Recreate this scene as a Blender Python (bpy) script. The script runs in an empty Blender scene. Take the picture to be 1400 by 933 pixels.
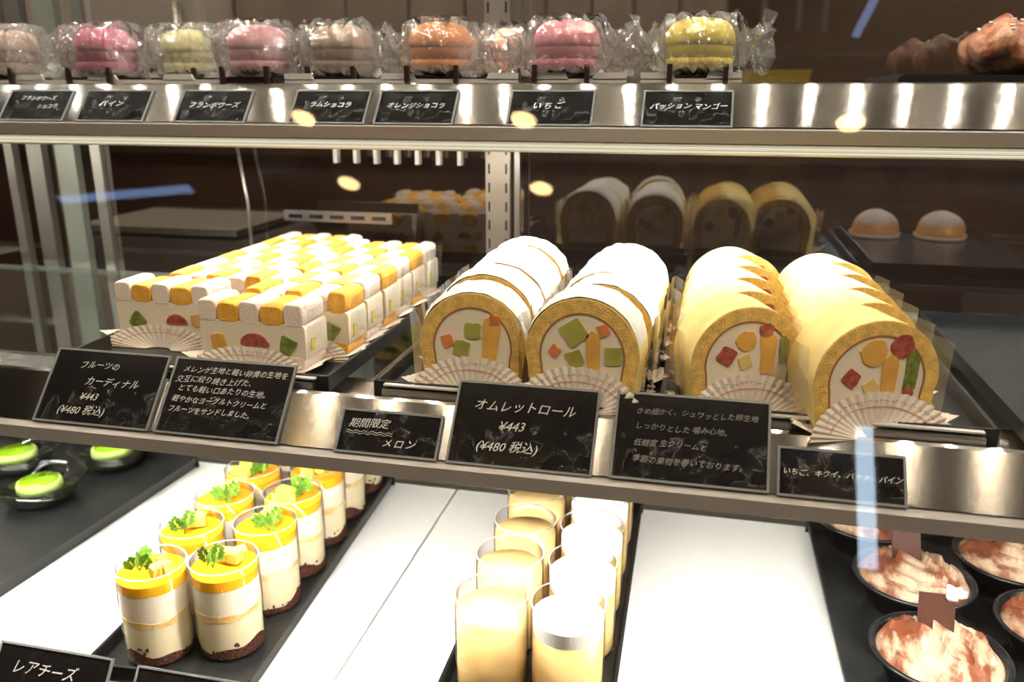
import bpy, bmesh, math, random
from mathutils import Vector, Matrix, noise
R = math.radians
random.seed(7)
H = 1.25                                   # camera eye height above the shop floor; all z below are relative to the eye
SC = bpy.context.scene
COL = SC.collection

# ------------------------------------------------------------------ camera, world, exposure
cam_d = bpy.data.cameras.new('camera'); cam = bpy.data.objects.new('camera', cam_d); COL.objects.link(cam)
xv = Vector((0.9745, 0.0650, -0.2147)); yv = Vector((0.2243, -0.2785, 0.9339)); zv = Vector((0.0009, -0.9582, -0.2860))
# rows are the world axes seen from the camera (x right, y down, z forward)
cam.matrix_world = Matrix(((xv[0], -xv[1], -xv[2], 0), (yv[0], -yv[1], -yv[2], 0), (zv[0], -zv[1], -zv[2], H), (0, 0, 0, 1)))
cam_d.sensor_width = 36; cam_d.lens = 1145 / 1400 * 36
cam_d.clip_start = 0.01; cam_d.clip_end = 50
cam_d.dof.use_dof = True; cam_d.dof.focus_distance = 0.60; cam_d.dof.aperture_fstop = 7.1
SC.camera = cam
w = bpy.data.worlds.new('world'); SC.world = w; w.use_nodes = True
w.node_tree.nodes['Background'].inputs[0].default_value = (1, .85, .7, 1); w.node_tree.nodes['Background'].inputs[1].default_value = 0.05
SC.view_settings.view_transform = 'Standard'; SC.view_settings.look = 'None'; SC.view_settings.gamma = 1
SC.view_settings.use_curve_mapping = False
SC.view_settings.exposure = 0.2
try:
    SC.cycles.transparent_max_bounces = 32; SC.cycles.max_bounces = 12; SC.cycles.glossy_bounces = 6
    SC.cycles.caustics_reflective = False; SC.cycles.caustics_refractive = False
    SC.cycles.sample_clamp_indirect = 6
except Exception: pass
LED_TOP, LED_UP, LED_MID, LAMP, BULB_FILL, ROOM_FILL = 420, 330, 520, 34, 430, 800

# ------------------------------------------------------------------ materials
MATS = {}
def mat(name, col, rough=.5, metal=0, bump=0, bscale=80, var=0, vscale=40, coat=0, sss=0, trans=0, alpha=1, aniso=0, col2=None, spec=.5, emis=None, est=0, bstretch=None, ior=1.45):
    m = bpy.data.materials.new(name); m.use_nodes = True; nt = m.node_tree; b = nt.nodes['Principled BSDF']
    b.inputs['Base Color'].default_value = (*col, 1); b.inputs['Roughness'].default_value = rough; b.inputs['Metallic'].default_value = metal
    b.inputs['Coat Weight'].default_value = coat; b.inputs['Coat Roughness'].default_value = .08
    b.inputs['Transmission Weight'].default_value = trans; b.inputs['IOR'].default_value = ior
    b.inputs['Specular IOR Level'].default_value = spec
    if sss:
        b.inputs['Subsurface Weight'].default_value = sss; b.inputs['Subsurface Radius'].default_value = (.006, .004, .002); b.inputs['Subsurface Scale'].default_value = .6
    tc = nt.nodes.new('ShaderNodeTexCoord')
    if var or col2:
        n = nt.nodes.new('ShaderNodeTexNoise'); n.inputs['Scale'].default_value = vscale; n.inputs['Detail'].default_value = 4
        nt.links.new(tc.outputs['Object'], n.inputs['Vector'])
        r = nt.nodes.new('ShaderNodeValToRGB'); r.color_ramp.elements[0].position = .38; r.color_ramp.elements[1].position = .62
        c2 = col2 or tuple(min(1, c * (1 + var)) for c in col); c1 = col if col2 else tuple(c * (1 - var) for c in col)
        r.color_ramp.elements[0].color = (*c1, 1); r.color_ramp.elements[1].color = (*c2, 1)
        nt.links.new(n.outputs['Fac'], r.inputs[0]); nt.links.new(r.outputs[0], b.inputs['Base Color'])
    if bump:
        n = nt.nodes.new('ShaderNodeTexNoise'); n.inputs['Scale'].default_value = bscale; n.inputs['Detail'].default_value = 3
        mp = nt.nodes.new('ShaderNodeMapping'); mp.inputs['Scale'].default_value = bstretch or (1, 1, 1)
        nt.links.new(tc.outputs['Object'], mp.inputs['Vector']); nt.links.new(mp.outputs[0], n.inputs['Vector'])
        bu = nt.nodes.new('ShaderNodeBump'); bu.inputs['Strength'].default_value = min(1, bump); bu.inputs['Distance'].default_value = .002
        nt.links.new(n.outputs['Fac'], bu.inputs['Height']); nt.links.new(bu.outputs[0], b.inputs['Normal'])
    if aniso:
        b.inputs['Anisotropic'].default_value = aniso
        t = nt.nodes.new('ShaderNodeTangent'); t.direction_type = 'UV_MAP'; t.uv_map = 'UVMap'
        nt.links.new(t.outputs[0], b.inputs['Tangent']); b.inputs['Anisotropic Rotation'].default_value = .25
    if emis:
        b.inputs['Emission Color'].default_value = (*emis, 1); b.inputs['Emission Strength'].default_value = est
    MATS[name] = m; return m
def glass(name, tint=(1, 1, 1), base=.0, mult=2.0, rough=0.0, diffuse=0.0, dcol=(1, 1, 1), ior=1.5, bump=0, bscale=60):
    """a thin clear sheet: it lets light straight through and mirrors by Fresnel"""
    m = bpy.data.materials.new(name); m.use_nodes = True; nt = m.node_tree; nt.nodes.clear()
    out = nt.nodes.new('ShaderNodeOutputMaterial'); tr = nt.nodes.new('ShaderNodeBsdfTransparent'); gl = nt.nodes.new('ShaderNodeBsdfGlossy')
    tr.inputs[0].default_value = (*tint, 1); gl.inputs['Roughness'].default_value = rough
    fr = nt.nodes.new('ShaderNodeFresnel'); fr.inputs[0].default_value = ior
    ma = nt.nodes.new('ShaderNodeMath'); ma.operation = 'MULTIPLY_ADD'; ma.use_clamp = True
    ma.inputs[1].default_value = mult; ma.inputs[2].default_value = base
    nt.links.new(fr.outputs[0], ma.inputs[0])
    ge = nt.nodes.new('ShaderNodeNewGeometry'); iv = nt.nodes.new('ShaderNodeMath'); iv.operation = 'MULTIPLY_ADD'
    iv.inputs[1].default_value = 1 / ior - ior; iv.inputs[2].default_value = ior     # same index from either side of the sheet
    nt.links.new(ge.outputs['Backfacing'], iv.inputs[0]); nt.links.new(iv.outputs[0], fr.inputs[0])
    mx = nt.nodes.new('ShaderNodeMixShader'); nt.links.new(ma.outputs[0], mx.inputs[0])
    src = tr.outputs[0]
    if diffuse:
        df = nt.nodes.new('ShaderNodeBsdfDiffuse'); df.inputs[0].default_value = (*dcol, 1)
        tl = nt.nodes.new('ShaderNodeBsdfTranslucent'); tl.inputs[0].default_value = (*dcol, 1)
        m2 = nt.nodes.new('ShaderNodeMixShader'); m2.inputs[0].default_value = .4; nt.links.new(df.outputs[0], m2.inputs[1]); nt.links.new(tl.outputs[0], m2.inputs[2])
        m1 = nt.nodes.new('ShaderNodeMixShader'); m1.inputs[0].default_value = diffuse
        nt.links.new(src, m1.inputs[1]); nt.links.new(m2.outputs[0], m1.inputs[2]); src = m1.outputs[0]
    nt.links.new(src, mx.inputs[1]); nt.links.new(gl.outputs[0], mx.inputs[2]); nt.links.new(mx.outputs[0], out.inputs[0])
    if bump:
        tc = nt.nodes.new('ShaderNodeTexCoord'); n = nt.nodes.new('ShaderNodeTexNoise'); n.inputs['Scale'].default_value = bscale
        bu = nt.nodes.new('ShaderNodeBump'); bu.inputs['Strength'].default_value = bump; bu.inputs['Distance'].default_value = .003
        nt.links.new(tc.outputs['Object'], n.inputs['Vector']); nt.links.new(n.outputs['Fac'], bu.inputs['Height']); nt.links.new(bu.outputs[0], gl.inputs['Normal'])
    MATS[name] = m; return m
def emit(name, col, s):
    m = bpy.data.materials.new(name); m.use_nodes = True; nt = m.node_tree; nt.nodes.clear()
    out = nt.nodes.new('ShaderNodeOutputMaterial'); e = nt.nodes.new('ShaderNodeEmission'); e.inputs[0].default_value = (*col, 1); e.inputs[1].default_value = s
    nt.links.new(e.outputs[0], out.inputs[0]); MATS[name] = m; return m

steel = mat('brushed_steel', (.50, .475, .445), .14, 1, aniso=1.0, bump=.05, bscale=8, bstretch=(1, 1, 1))
satin_steel = mat('satin_steel', (.50, .46, .42), .42, .55)
steel_plain = mat('plain_steel', (.55, .54, .52), .28, 1)
steel_dull = mat('dull_steel', (.42, .40, .36), .42, 1)
alu = mat('cream_aluminium', (.85, .82, .72), .35, .6)
black_tray = mat('black_melamine', (.014, .015, .016), .27, bump=.02, bscale=900)
black_card = mat('black_card', (.009, .008, .008), .12, bump=.12, bscale=300, var=.2, spec=.35)
def _sparkle():
    nt = black_card.node_tree; bu = [n for n in nt.nodes if n.type == 'BUMP'][0]; tc = [n for n in nt.nodes if n.type == 'TEX_COORD'][0]
    n = nt.nodes.new('ShaderNodeTexNoise'); n.inputs['Scale'].default_value = 75; n.inputs['Detail'].default_value = 1; nt.links.new(tc.outputs['Object'], n.inputs['Vector'])
    r = nt.nodes.new('ShaderNodeMapRange'); r.inputs['From Min'].default_value = .50; r.inputs['From Max'].default_value = .60; r.inputs['To Min'].default_value = .06; r.inputs['To Max'].default_value = 1
    sx = nt.nodes.new('ShaderNodeSeparateXYZ'); nt.links.new(tc.outputs['Object'], sx.inputs[0])
    lo = nt.nodes.new('ShaderNodeMapRange'); lo.inputs['From Min'].default_value = .030; lo.inputs['From Max'].default_value = .012; nt.links.new(sx.outputs['Z'], lo.inputs['Value'])
    mu = nt.nodes.new('ShaderNodeMath'); mu.operation = 'MULTIPLY'; nt.links.new(n.outputs['Fac'], r.inputs['Value']); nt.links.new(r.outputs[0], mu.inputs[0]); nt.links.new(lo.outputs[0], mu.inputs[1])
    nt.links.new(mu.outputs[0], bu.inputs['Strength']); bu.inputs['Distance'].default_value = .009
    n2 = [m for m in nt.nodes if m.type == 'TEX_NOISE' and m.inputs['Scale'].default_value == 300][0]; n2.inputs['Scale'].default_value = 650
_sparkle()
chalk = mat('white_paint_pen', (.55, .54, .52), .8)
chalk_dim = mat('faint_paint_pen', (.22, .21, .20), .8)
sleeve = glass('acrylic_sleeve', (.97, .98, .98), diffuse=.05, mult=1.6)
sleeve_edge = mat('acrylic_edge', (.40, .41, .41), .15, trans=.5)
pane = glass('case_glass', (.97, .985, .975), mult=1.3)
shelf_glass = glass('shelf_glass', (.74, .80, .78), mult=2.0)
door_glass = glass('back_door_glass', (.82, .80, .78), base=.27, mult=1.6)
cup_glass = glass('cup_glass', (.985, .99, .99), mult=1.0)
film = glass('clear_film', (.97, .97, .97), mult=1.8, diffuse=.02, rough=.04)
cello = glass('cellophane', (.95, .95, .95), base=.13, mult=3.0, diffuse=.19, rough=.07, bump=.6, bscale=120)
frost = mat('frosted_plastic', (.62, .61, .59), .35)
deck_white = mat('white_deck', (.80, .81, .81), .32, coat=.2)
paper = mat('lace_paper', (.74, .65, .57), .8, bump=.2, bscale=500, sss=.1)
paper_print = mat('paper_red_print', (.62, .26, .18), .8)
print_dark = mat('paper_dark_print', (.30, .22, .18), .8)
cream = mat('whipped_cream', (.88, .78, .63), .55, bump=.15, bscale=200, sss=.3)
cream_y = mat('custard_cream', (.88, .76, .52), .5, bump=.1, bscale=220, sss=.3)
sponge_gold = mat('golden_sponge', (.88, .57, .16), .85, bump=.7, bscale=900, var=.14, vscale=160)
sponge_skin = mat('pale_roll_skin', (.93, .74, .30), .75, bump=.15, bscale=500, var=.05, vscale=60)
jam = mat('brown_crust', (.36, .16, .06), .8)
sugar = mat('powdered_sugar', (.93, .92, .89), .9, bump=.6, bscale=500)
meringue = mat('white_meringue', (.88, .75, .66), .85, bump=.4, bscale=500)
orange_sp = mat('orange_sponge', (.86, .40, .045), .8, bump=.5, bscale=700, col2=(.93, .55, .10), vscale=120)
melon = mat('green_melon', (.44, .42, .10), .4, coat=.3, sss=.2, var=.15)
kiwi = mat('kiwi', (.20, .24, .05), .4, coat=.4, var=.3, vscale=200)
redmelon = mat('red_melon', (.72, .24, .09), .4, coat=.3, var=.15)
strawberry = mat('strawberry', (.42, .10, .075), .35, coat=.5, var=.3, vscale=200)
mango = mat('mango', (.80, .44, .10), .4, coat=.3, var=.12)
pineapple = mat('pineapple', (.93, .72, .12), .35, coat=.3, var=.1, sss=.2)
banana = mat('banana', (.80, .58, .22), .5)
jelly = mat('orange_jelly', (.95, .46, .015), .08, coat=.6, sss=.3)
custard = mat('custard', (.80, .54, .22), .35, sss=.3, coat=.1)
crumble = mat('chocolate_crumble', (.11, .034, .018), .7, bump=1, bscale=400, var=.4, vscale=300)
chervil = mat('chervil_leaf', (.16, .34, .04), .5, var=.3, vscale=300)
green_mousse = mat('green_mousse', (.42, .58, .16), .5, sss=.2)
green_gel = mat('green_glaze', (.24, .44, .01), .06, coat=.8)
dark_jelly = mat('dark_jelly', (.012, .016, .008), .04, coat=1)
black_cup = mat('black_plastic', (.012, .012, .013), .18)
choco = mat('chocolate_plate', (.055, .020, .013), .4, bump=.1, bscale=300)
cocoa_cream = mat('cocoa_dusted_cream', (.88, .72, .58), .6, bump=.3, bscale=300)
def _cocoa():
    nt = cocoa_cream.node_tree; b = nt.nodes['Principled BSDF']; tc = nt.nodes.new('ShaderNodeTexCoord')
    n = nt.nodes.new('ShaderNodeTexNoise'); n.inputs['Scale'].default_value = 34; n.inputs['Detail'].default_value = 5; n.inputs['Roughness'].default_value = .6
    mp = nt.nodes.new('ShaderNodeMapping'); mp.inputs['Scale'].default_value = (1, .6, 1); mp.inputs['Rotation'].default_value = (0, 0, .6)
    r = nt.nodes.new('ShaderNodeValToRGB'); r.color_ramp.elements[0].position = .41; r.color_ramp.elements[1].position = .52
    r.color_ramp.elements[0].color = (.44, .32, .22, 1); r.color_ramp.elements[1].color = (.165, .045, .015, 1)
    nt.links.new(tc.outputs['Object'], mp.inputs[0]); nt.links.new(mp.outputs[0], n.inputs['Vector']); nt.links.new(n.outputs['Fac'], r.inputs[0]); nt.links.new(r.outputs[0], b.inputs['Base Color'])
_cocoa()
bun_m = mat('baked_bun', (.62, .30, .09), .6, bump=.3, bscale=200, var=.15)
def _bun():
    nt = bun_m.node_tree; b = nt.nodes['Principled BSDF']; old = b.inputs['Base Color'].links[0].from_socket; tc = [n for n in nt.nodes if n.type == 'TEX_COORD'][0]
    sx = nt.nodes.new('ShaderNodeSeparateXYZ'); nt.links.new(tc.outputs['Object'], sx.inputs[0])
    n = nt.nodes.new('ShaderNodeTexNoise'); n.inputs['Scale'].default_value = 90; n.inputs['Detail'].default_value = 6; nt.links.new(tc.outputs['Object'], n.inputs['Vector'])
    ma = nt.nodes.new('ShaderNodeMath'); ma.operation = 'MULTIPLY_ADD'; ma.inputs[1].default_value = .016; nt.links.new(n.outputs['Fac'], ma.inputs[0]); nt.links.new(sx.outputs['Z'], ma.inputs[2])
    r = nt.nodes.new('ShaderNodeMapRange'); r.inputs['From Min'].default_value = .025; r.inputs['From Max'].default_value = .036; nt.links.new(ma.outputs[0], r.inputs['Value'])
    mx = nt.nodes.new('ShaderNodeMixRGB'); mx.inputs[2].default_value = (.72, .64, .62, 1); nt.links.new(r.outputs[0], mx.inputs[0]); nt.links.new(old, mx.inputs[1]); nt.links.new(mx.outputs[0], b.inputs['Base Color'])
_bun()
bun_sugar = mat('bun_sugar', (.80, .72, .68), .9, bump=.4, bscale=400)
danish = mat('glazed_pastry', (.26, .07, .03), .35, coat=.4, bump=1, bscale=130, col2=(.50, .26, .16), vscale=90)
dark_wood = mat('dark_wood', (.030, .014, .009), .5, bump=.2, bscale=30, col2=(.052, .025, .015), vscale=6)
wall_m = mat('brown_wall', (.075, .045, .032), .7, var=.15, vscale=3)
taupe = mat('taupe_panel', (.30, .25, .22), .5, var=.1, vscale=4)
grey_panel = mat('grey_panel', (.62, .59, .56), .45)
taupe_dark = mat('dark_taupe', (.07, .06, .055), .4)
floor_m = mat('floor_tile', (.12, .09, .07), .4)
ceil_m = mat('ceiling_paint', (.09, .075, .065), .8)
brown_stand = mat('brown_plastic', (.030, .018, .014), .35)
rib_glow_m = emit('rib_glow', (1, .93, .74), .9)
warm_lamp = emit('warm_lamp', (1, .66, .28), LAMP); fill_lamp = emit('fill_lamp', (1, .82, .62), ROOM_FILL)
day_m = emit('window_daylight', (.62, .80, 1.0), 14)
strip_m = emit('blue_strip_lamp', (.35, .55, 1.0), 5)
white_rod = mat('white_rod', (.42, .39, .35), .4)

# ------------------------------------------------------------------ mesh helpers
class MB:
    def __init__(s): s.v = []; s.f = []; s.sm = []
    def add(s, vs, fs, sm=False):
        o = len(s.v); s.v += [tuple(v) for v in vs]; s.f += [tuple(i + o for i in f) for f in fs]; s.sm += [sm] * len(fs); return s
    def box(s, c, d, rot=None):
        x, y, z = (k / 2 for k in d)
        vs = [Vector((sx * x, sy * y, sz * z)) for sx in (-1, 1) for sy in (-1, 1) for sz in (-1, 1)]
        if rot is not None: vs = [rot @ v for v in vs]
        vs = [v + Vector(c) for v in vs]
        return s.add(vs, [(0, 1, 3, 2), (4, 6, 7, 5), (0, 4, 5, 1), (2, 3, 7, 6), (0, 2, 6, 4), (1, 5, 7, 3)])
    def rbox(s, c, d, r, n=2, rot=None):
        """box with rounded edges along its length (y)"""
        x, y, z = d[0] / 2, d[1] / 2, d[2] / 2; pts = []
        for k, (sx, sz) in enumerate(((1, 1), (-1, 1), (-1, -1), (1, -1))):
            for i in range(n + 1):
                a = R(90 * k + 90 * i / n); pts.append((sx * (x - r) + r * math.cos(a), sz * (z - r) + r * math.sin(a)))
        return s.prism(pts, -y, y, 'y', c, rot, True)
    def prism(s, pts, a, b, axis='y', c=(0, 0, 0), rot=None, sm=False, inset=0):
        n = len(pts); vs = []
        for t in (a, b):
            for p in pts:
                v = Vector((p[0], t, p[1])) if axis == 'y' else (Vector((p[0], p[1], t)) if axis == 'z' else Vector((t, p[0], p[1])))
                if rot is not None: v = rot @ v
                vs.append(v + Vector(c))
        s.add(vs, [(i, (i + 1) % n, n + (i + 1) % n, n + i) for i in range(n)], sm)
        s.add(vs, [tuple(range(n)), tuple(range(2 * n - 1, n - 1, -1))]); return s
    def lathe(s, prof, n=24, c=(0, 0, 0), sm=True, cap=True):
        vs = [(c[0] + r * math.cos(2 * math.pi * i / n), c[1] + r * math.sin(2 * math.pi * i / n), c[2] + z) for r, z in prof for i in range(n)]
        fs = [(j * n + i, j * n + (i + 1) % n, (j + 1) * n + (i + 1) % n, (j + 1) * n + i) for j in range(len(prof) - 1) for i in range(n)]
        s.add(vs, fs, sm)
        if cap:
            k = len(s.v) - len(vs)
            if prof[0][0] > 1e-5: s.f.append(tuple(k + i for i in range(n - 1, -1, -1))); s.sm.append(False)
            if prof[-1][0] > 1e-5: s.f.append(tuple(k + (len(prof) - 1) * n + i for i in range(n))); s.sm.append(False)
        return s
    def grid(s, fn, nu, nv, sm=True, wrap=False):
        vs = [fn(i / (nu if wrap else nu - 1), j / (nv - 1)) for j in range(nv) for i in range(nu)]
        m = nu if wrap else nu - 1
        return s.add(vs, [(j * nu + i, j * nu + (i + 1) % nu, (j + 1) * nu + (i + 1) % nu, (j + 1) * nu + i) for j in range(nv - 1) for i in range(m)], sm)
    def tube(s, pts, r, n=8, sm=True):
        pts = [Vector(p) for p in pts]; vs = []
        for i, p in enumerate(pts):
            d = (pts[min(i + 1, len(pts) - 1)] - pts[max(i - 1, 0)]).normalized()
            u = d.cross(Vector((0, 0, 1)) if abs(d.z) < .9 else Vector((1, 0, 0))).normalized(); q = d.cross(u)
            rr = r[i] if isinstance(r, (list, tuple)) else r
            vs += [p + (u * math.cos(2 * math.pi * k / n) + q * math.sin(2 * math.pi * k / n)) * rr for k in range(n)]
        m = len(pts)
        return s.add(vs, [(j * n + i, j * n + (i + 1) % n, (j + 1) * n + (i + 1) % n, (j + 1) * n + i) for j in range(m - 1) for i in range(n)] + [tuple(range(n - 1, -1, -1)), tuple((m - 1) * n + i for i in range(n))], sm)
    def ball(s, c, r, n=8, m=6, jit=0, seed=0):
        rx, ry, rz = r if isinstance(r, (tuple, list)) else (r, r, r); rd = random.Random(seed)
        js = {}
        def fn(u, v):
            a = 2 * math.pi * u; b = math.pi * (v - .5); k = 1 + (jit * noise.noise(Vector((math.cos(a) * math.cos(b) * 2 + seed, math.sin(a) * math.cos(b) * 2, math.sin(b) * 2))))
            return (c[0] + rx * k * math.cos(a) * math.cos(b), c[1] + ry * k * math.sin(a) * math.cos(b), c[2] + rz * k * math.sin(b))
        return s.grid(fn, n, m, True, True)
    def build(s, name, m, parent=None, loc=(0, 0, 0), kind=None, fixn=True):
        me = bpy.data.meshes.new(name); me.from_pydata(s.v, [], s.f); me.polygons.foreach_set('use_smooth', s.sm)
        if fixn:
            bm = bmesh.new(); bm.from_mesh(me); bmesh.ops.recalc_face_normals(bm, faces=bm.faces); bm.to_mesh(me); bm.free()
        uv = me.uv_layers.new(name='UVMap')
        for l in me.loops:
            co = me.vertices[l.vertex_index].co; uv.data[l.index].uv = (co.x, co.z + co.y * .5)
        me.materials.append(m); o = bpy.data.objects.new(name, me); COL.objects.link(o); o.location = loc
        if parent is not None: o.parent = parent
        if kind: o['kind'] = kind
        return o
def thing(name, label, cat, loc=(0, 0, 0), rz=0, group=None, rx=0, ry=0):
    o = bpy.data.objects.new(name, None); COL.objects.link(o); o.empty_display_size = .01
    o.location = (loc[0], loc[1], loc[2] + H); o.rotation_euler = (rx, ry, rz)
    o['label'] = label; o['category'] = cat
    if group: o['group'] = group
    return o
def copy_tree(o, parent=None):
    c = o.copy(); COL.objects.link(c); c.parent = parent
    for ch in list(o.children): copy_tree(ch, c)
    return c
def dup(o, label, loc, rz=0, rx=0, sc=1):
    c = copy_tree(o); c.location = (loc[0], loc[1], loc[2] + H); c.rotation_euler = (rx, 0, rz); c['label'] = label; c.scale = (sc,) * 3 if not isinstance(sc, tuple) else sc
    return c
def struct(name, mb, m): return mb.build(name, m, None, (0, 0, H), 'structure')

# ------------------------------------------------------------------ the room
X0, X1, Y0, Y1, ZF, ZC = -4.2, 4.2, -2.4, 3.2, -1.25, 1.35
struct('floor', MB().box((0, .4, ZF - .05), (8.4, 5.6, .1)), floor_m)
struct('ceiling', MB().box((0, .4, ZC + .05), (8.4, 5.6, .1)), ceil_m)
struct('wall_left', MB().box((X0 - .05, .4, .05), (.1, 5.6, 2.6)), wall_m)
struct('wall_right', MB().box((X1 + .05, .4, .05), (.1, 5.6, 2.6)), wall_m)
struct('wall_back', MB().box((0, Y1 + .05, .05), (8.4, .1, 2.6)), mat('back_wall_paint', (.13, .085, .065), .7, var=.15, vscale=3))
mbw = MB(); wx0, wx1, wz0, wz1 = .655, .735, .46, 1.06      # the front wall leaves a tall slit for the window
mbw.box(((X0 + wx0) / 2, Y0 - .05, .05), (wx0 - X0, .1, 2.6)); mbw.box(((X1 + wx1) / 2, Y0 - .05, .05), (X1 - wx1, .1, 2.6))
mbw.box(((wx0 + wx1) / 2, Y0 - .05, (ZF + wz0) / 2), (wx1 - wx0, .1, wz0 - ZF)); mbw.box(((wx0 + wx1) / 2, Y0 - .05, (ZC + wz1) / 2), (wx1 - wx0, .1, ZC - wz1))
struct('wall_front', mbw, wall_m)
struct('window_1', MB().box(((wx0 + wx1) / 2, Y0 - .06, (wz0 + wz1) / 2), (wx1 - wx0, .01, wz1 - wz0)), day_m)
for (x, y), nm in zip([(-1.293, -.95), (-.561, -.95), (.384, -.95), (-1.254, -1.286), (-.55, -1.286)],
        ['far left of the row nearest the showcase', 'middle of the row nearest the showcase', 'right end of the row nearest the showcase', 'left one of the second row', 'right one of the second row']):
    t = thing('ceiling_downlight', 'round warm ceiling downlight, ' + nm, 'downlight', (x, y, ZC), group='warm downlights in the shop ceiling')
    MB().lathe([(.052, 0), (.052, -.006), (.040, -.006), (.040, 0)], 24).build('trim_ring', steel_plain, t)
    MB().lathe([(0, -.002), (.039, -.002), (.039, -.001)], 24).build('lens', warm_lamp, t)
for x, y, nm in [(-2.4, .3, 'over the left of the customer side'), (2.4, .3, 'over the right of the customer side'), (1.6, -1.6, 'near the front wall at the right'), (1.3, -.4, 'right of the row nearest the showcase'),
                 (-2.6, 2.2, 'over the back room at the left'), (-.9, 2.0, 'over the middle of the staff counter'), (1.2, 2.2, 'over the back room at the right')]:
    t = thing('ceiling_downlight', 'added unseen fill downlight ' + nm, 'downlight', (x, y, ZC), group='warm downlights in the shop ceiling')  # unseen lamps added to brighten the shop and the back room
    MB().lathe([(.052, 0), (.052, -.006), (.040, -.006), (.040, 0)], 24).build('trim_ring', steel_plain, t)
    MB().lathe([(0, -.002), (.039, -.002), (.039, -.001)], 24).build('lens', fill_lamp, t)
def striplamp(a, b, wd, label):
    t = thing('strip_light', label, 'strip light', ((a[0] + b[0]) / 2, (a[1] + b[1]) / 2, ZC), math.atan2(b[1] - a[1], b[0] - a[0]))
    L = math.dist(a, b); MB().box((0, 0, -.01), (L, wd + .02, .02)).build('housing', steel_plain, t); MB().box((0, 0, -.022), (L, wd, .004)).build('diffuser', strip_m, t)
striplamp((-2.55, -1.42), (-1.9, -1.32), .04, 'bluish strip light on the ceiling at the left of the shop')
striplamp((.335, -.62), (.375, -.42), .018, 'bluish strip light on the ceiling nearest the showcase')

t = thing('fill_bulb_row', 'added row of small round fill bulbs overhead in front of the showcase', 'ceiling lamp', (-.25, -.15, ZC))  # unseen bulbs added to streak the rail and light the cake fronts
MB().box((0, 0, -.02), (3.1, .06, .04)).build('lamp_housing', steel_plain, t)
fill_bulb_m = emit('fill_bulb', (1, .82, .60), BULB_FILL)
for k in range(17): MB().lathe([(.020, -.040), (.019, -.048), (.012, -.053), (0, -.055)], 12, (-1.52 + .19 * k, 0, 0)).build('bulb', fill_bulb_m, t)

# back of house
t = thing('staff_counter', 'dark wooden staff counter running behind the showcase', 'counter', (-.5, 1.75, ZF))
MB().box((0, .25, .56), (6.2, .6, 1.12)).build('counter_body', dark_wood, t); MB().box((0, .24, 1.135), (6.3, .66, .03)).build('counter_top', dark_wood, t)
t = thing('tall_refrigerator', 'tall light grey refrigerator against the back wall at the left', 'refrigerator', (-1.80, 2.75, ZF))
MB().box((0, 0, 1.05), (.62, .7, 2.1)).build('cabinet_body', grey_panel, t)
MB().box((0, -.365, 1.3), (.58, .03, 1.3)).build('door', grey_panel, t); MB().tube([(.25, -.40, 1.0), (.25, -.40, 1.5)], .012).build('handle', steel_plain, t)
t = thing('back_cabinet', 'wide taupe cabinet along the back wall', 'cabinet', (-.725, 2.85, ZF))
MB().box((0, 0, 1.05), (1.5, .6, 2.1)).build('cabinet_body', taupe, t)
for k in range(4): MB().box((-.5625 + .375 * k, -.305, 1.05), (.366, .02, 2.0)).build('door', taupe, t)
t = thing('grey_locker', 'light grey locker at the far left of the back room', 'locker', (-2.95, 2.8, ZF))
MB().box((0, 0, 1.1), (.62, .6, 2.2)).build('locker_body', grey_panel, t); MB().box((0, -.31, 1.1), (.56, .02, 2.1)).build('door', grey_panel, t)
t = thing('reflection_rods', 'white rods standing in for reflected bright bars behind the showcase', 'rack', (0, 2.2, ZC))  # rods stand in for bright louvre reflections
MB().box((-.1, 0, -.02), (1.6, .05, .04)).build('top_rail', steel_dull, t)
for k, (x, zb) in enumerate([(.105, .135), (.185, .135), (.245, .135), (-.09, .11), (-.20, .08), (-.42, .05), (-.78, .05)]):
    MB().tube([(x, 0, -.04), (x, 0, zb - ZC)], .009 if k < 3 else .006).build('rod', white_rod, t)
t = thing('yellow_box', 'small dull yellow box standing on the staff counter', 'box', (.10, 1.68, -.1))
MB().box((0, 0, .066), (.13, .09, .13)).build('carton', mat('yellow_card', (.36, .26, .03), .6), t); MB().box((0, 0, .134), (.135, .095, .006)).build('lid', MATS['yellow_card'], t)
t = thing('grey_appliance', 'low grey kitchen appliance behind the glass at the left', 'appliance', (-.80, 1.22, -.86))
MB().box((0, 0, .085), (.42, .26, .948)).build('stand_body', taupe_dark, t)
a = MB().rbox((0, 0, .60), (.30, .22, .09), .02); a.build('housing', taupe_dark, t); MB().lathe([(0, 0), (.014, 0), (.014, .01), (0, .01)], 14, (-.13, -.115, .61)).build('dial', black_cup, t)
MB().box((-.02, 0, .655), (.28, .2, .01)).build('lid', steel_dull, t)

# ------------------------------------------------------------------ the showcase
XL, XR = -1.02, .78
XM, XW = (XL + XR) / 2, XR - XL
case = thing('showcase', 'steel framed refrigerated glass showcase holding the cakes', 'showcase', (XM, .75, ZF))
def CP(name, mb, m): return mb.build(name, m, case, (-XM, -.75, -ZF))
CP('cabinet_body', MB().box((XM, .68, -.86), (XW, .70, .76)), dark_wood)
for a, b in ((XL, -.262), (-.2605, XR)):
    CP('deck_panel', MB().box(((a + b) / 2, .660, -.452), (b - a - .0008, .382, .012)), deck_white)
CP('rear_ledge', MB().box((XM, .90, -.462), (XW, .10, .02)), deck_white)
CP('ledge_step', MB().box((XM, .862, -.452), (XW, .008, .016)), steel_plain)
CP('bottom_rail', MB().prism([(.40, -.49), (.40, -.466), (.428, -.466), (.468, -.452), (.468, -.49)], XL, XR, 'x'), steel)
P0, P1 = (.40, -.436), (.40 + .80 * math.sin(R(22)) , -.436 + .80 * math.cos(R(22)))
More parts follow.
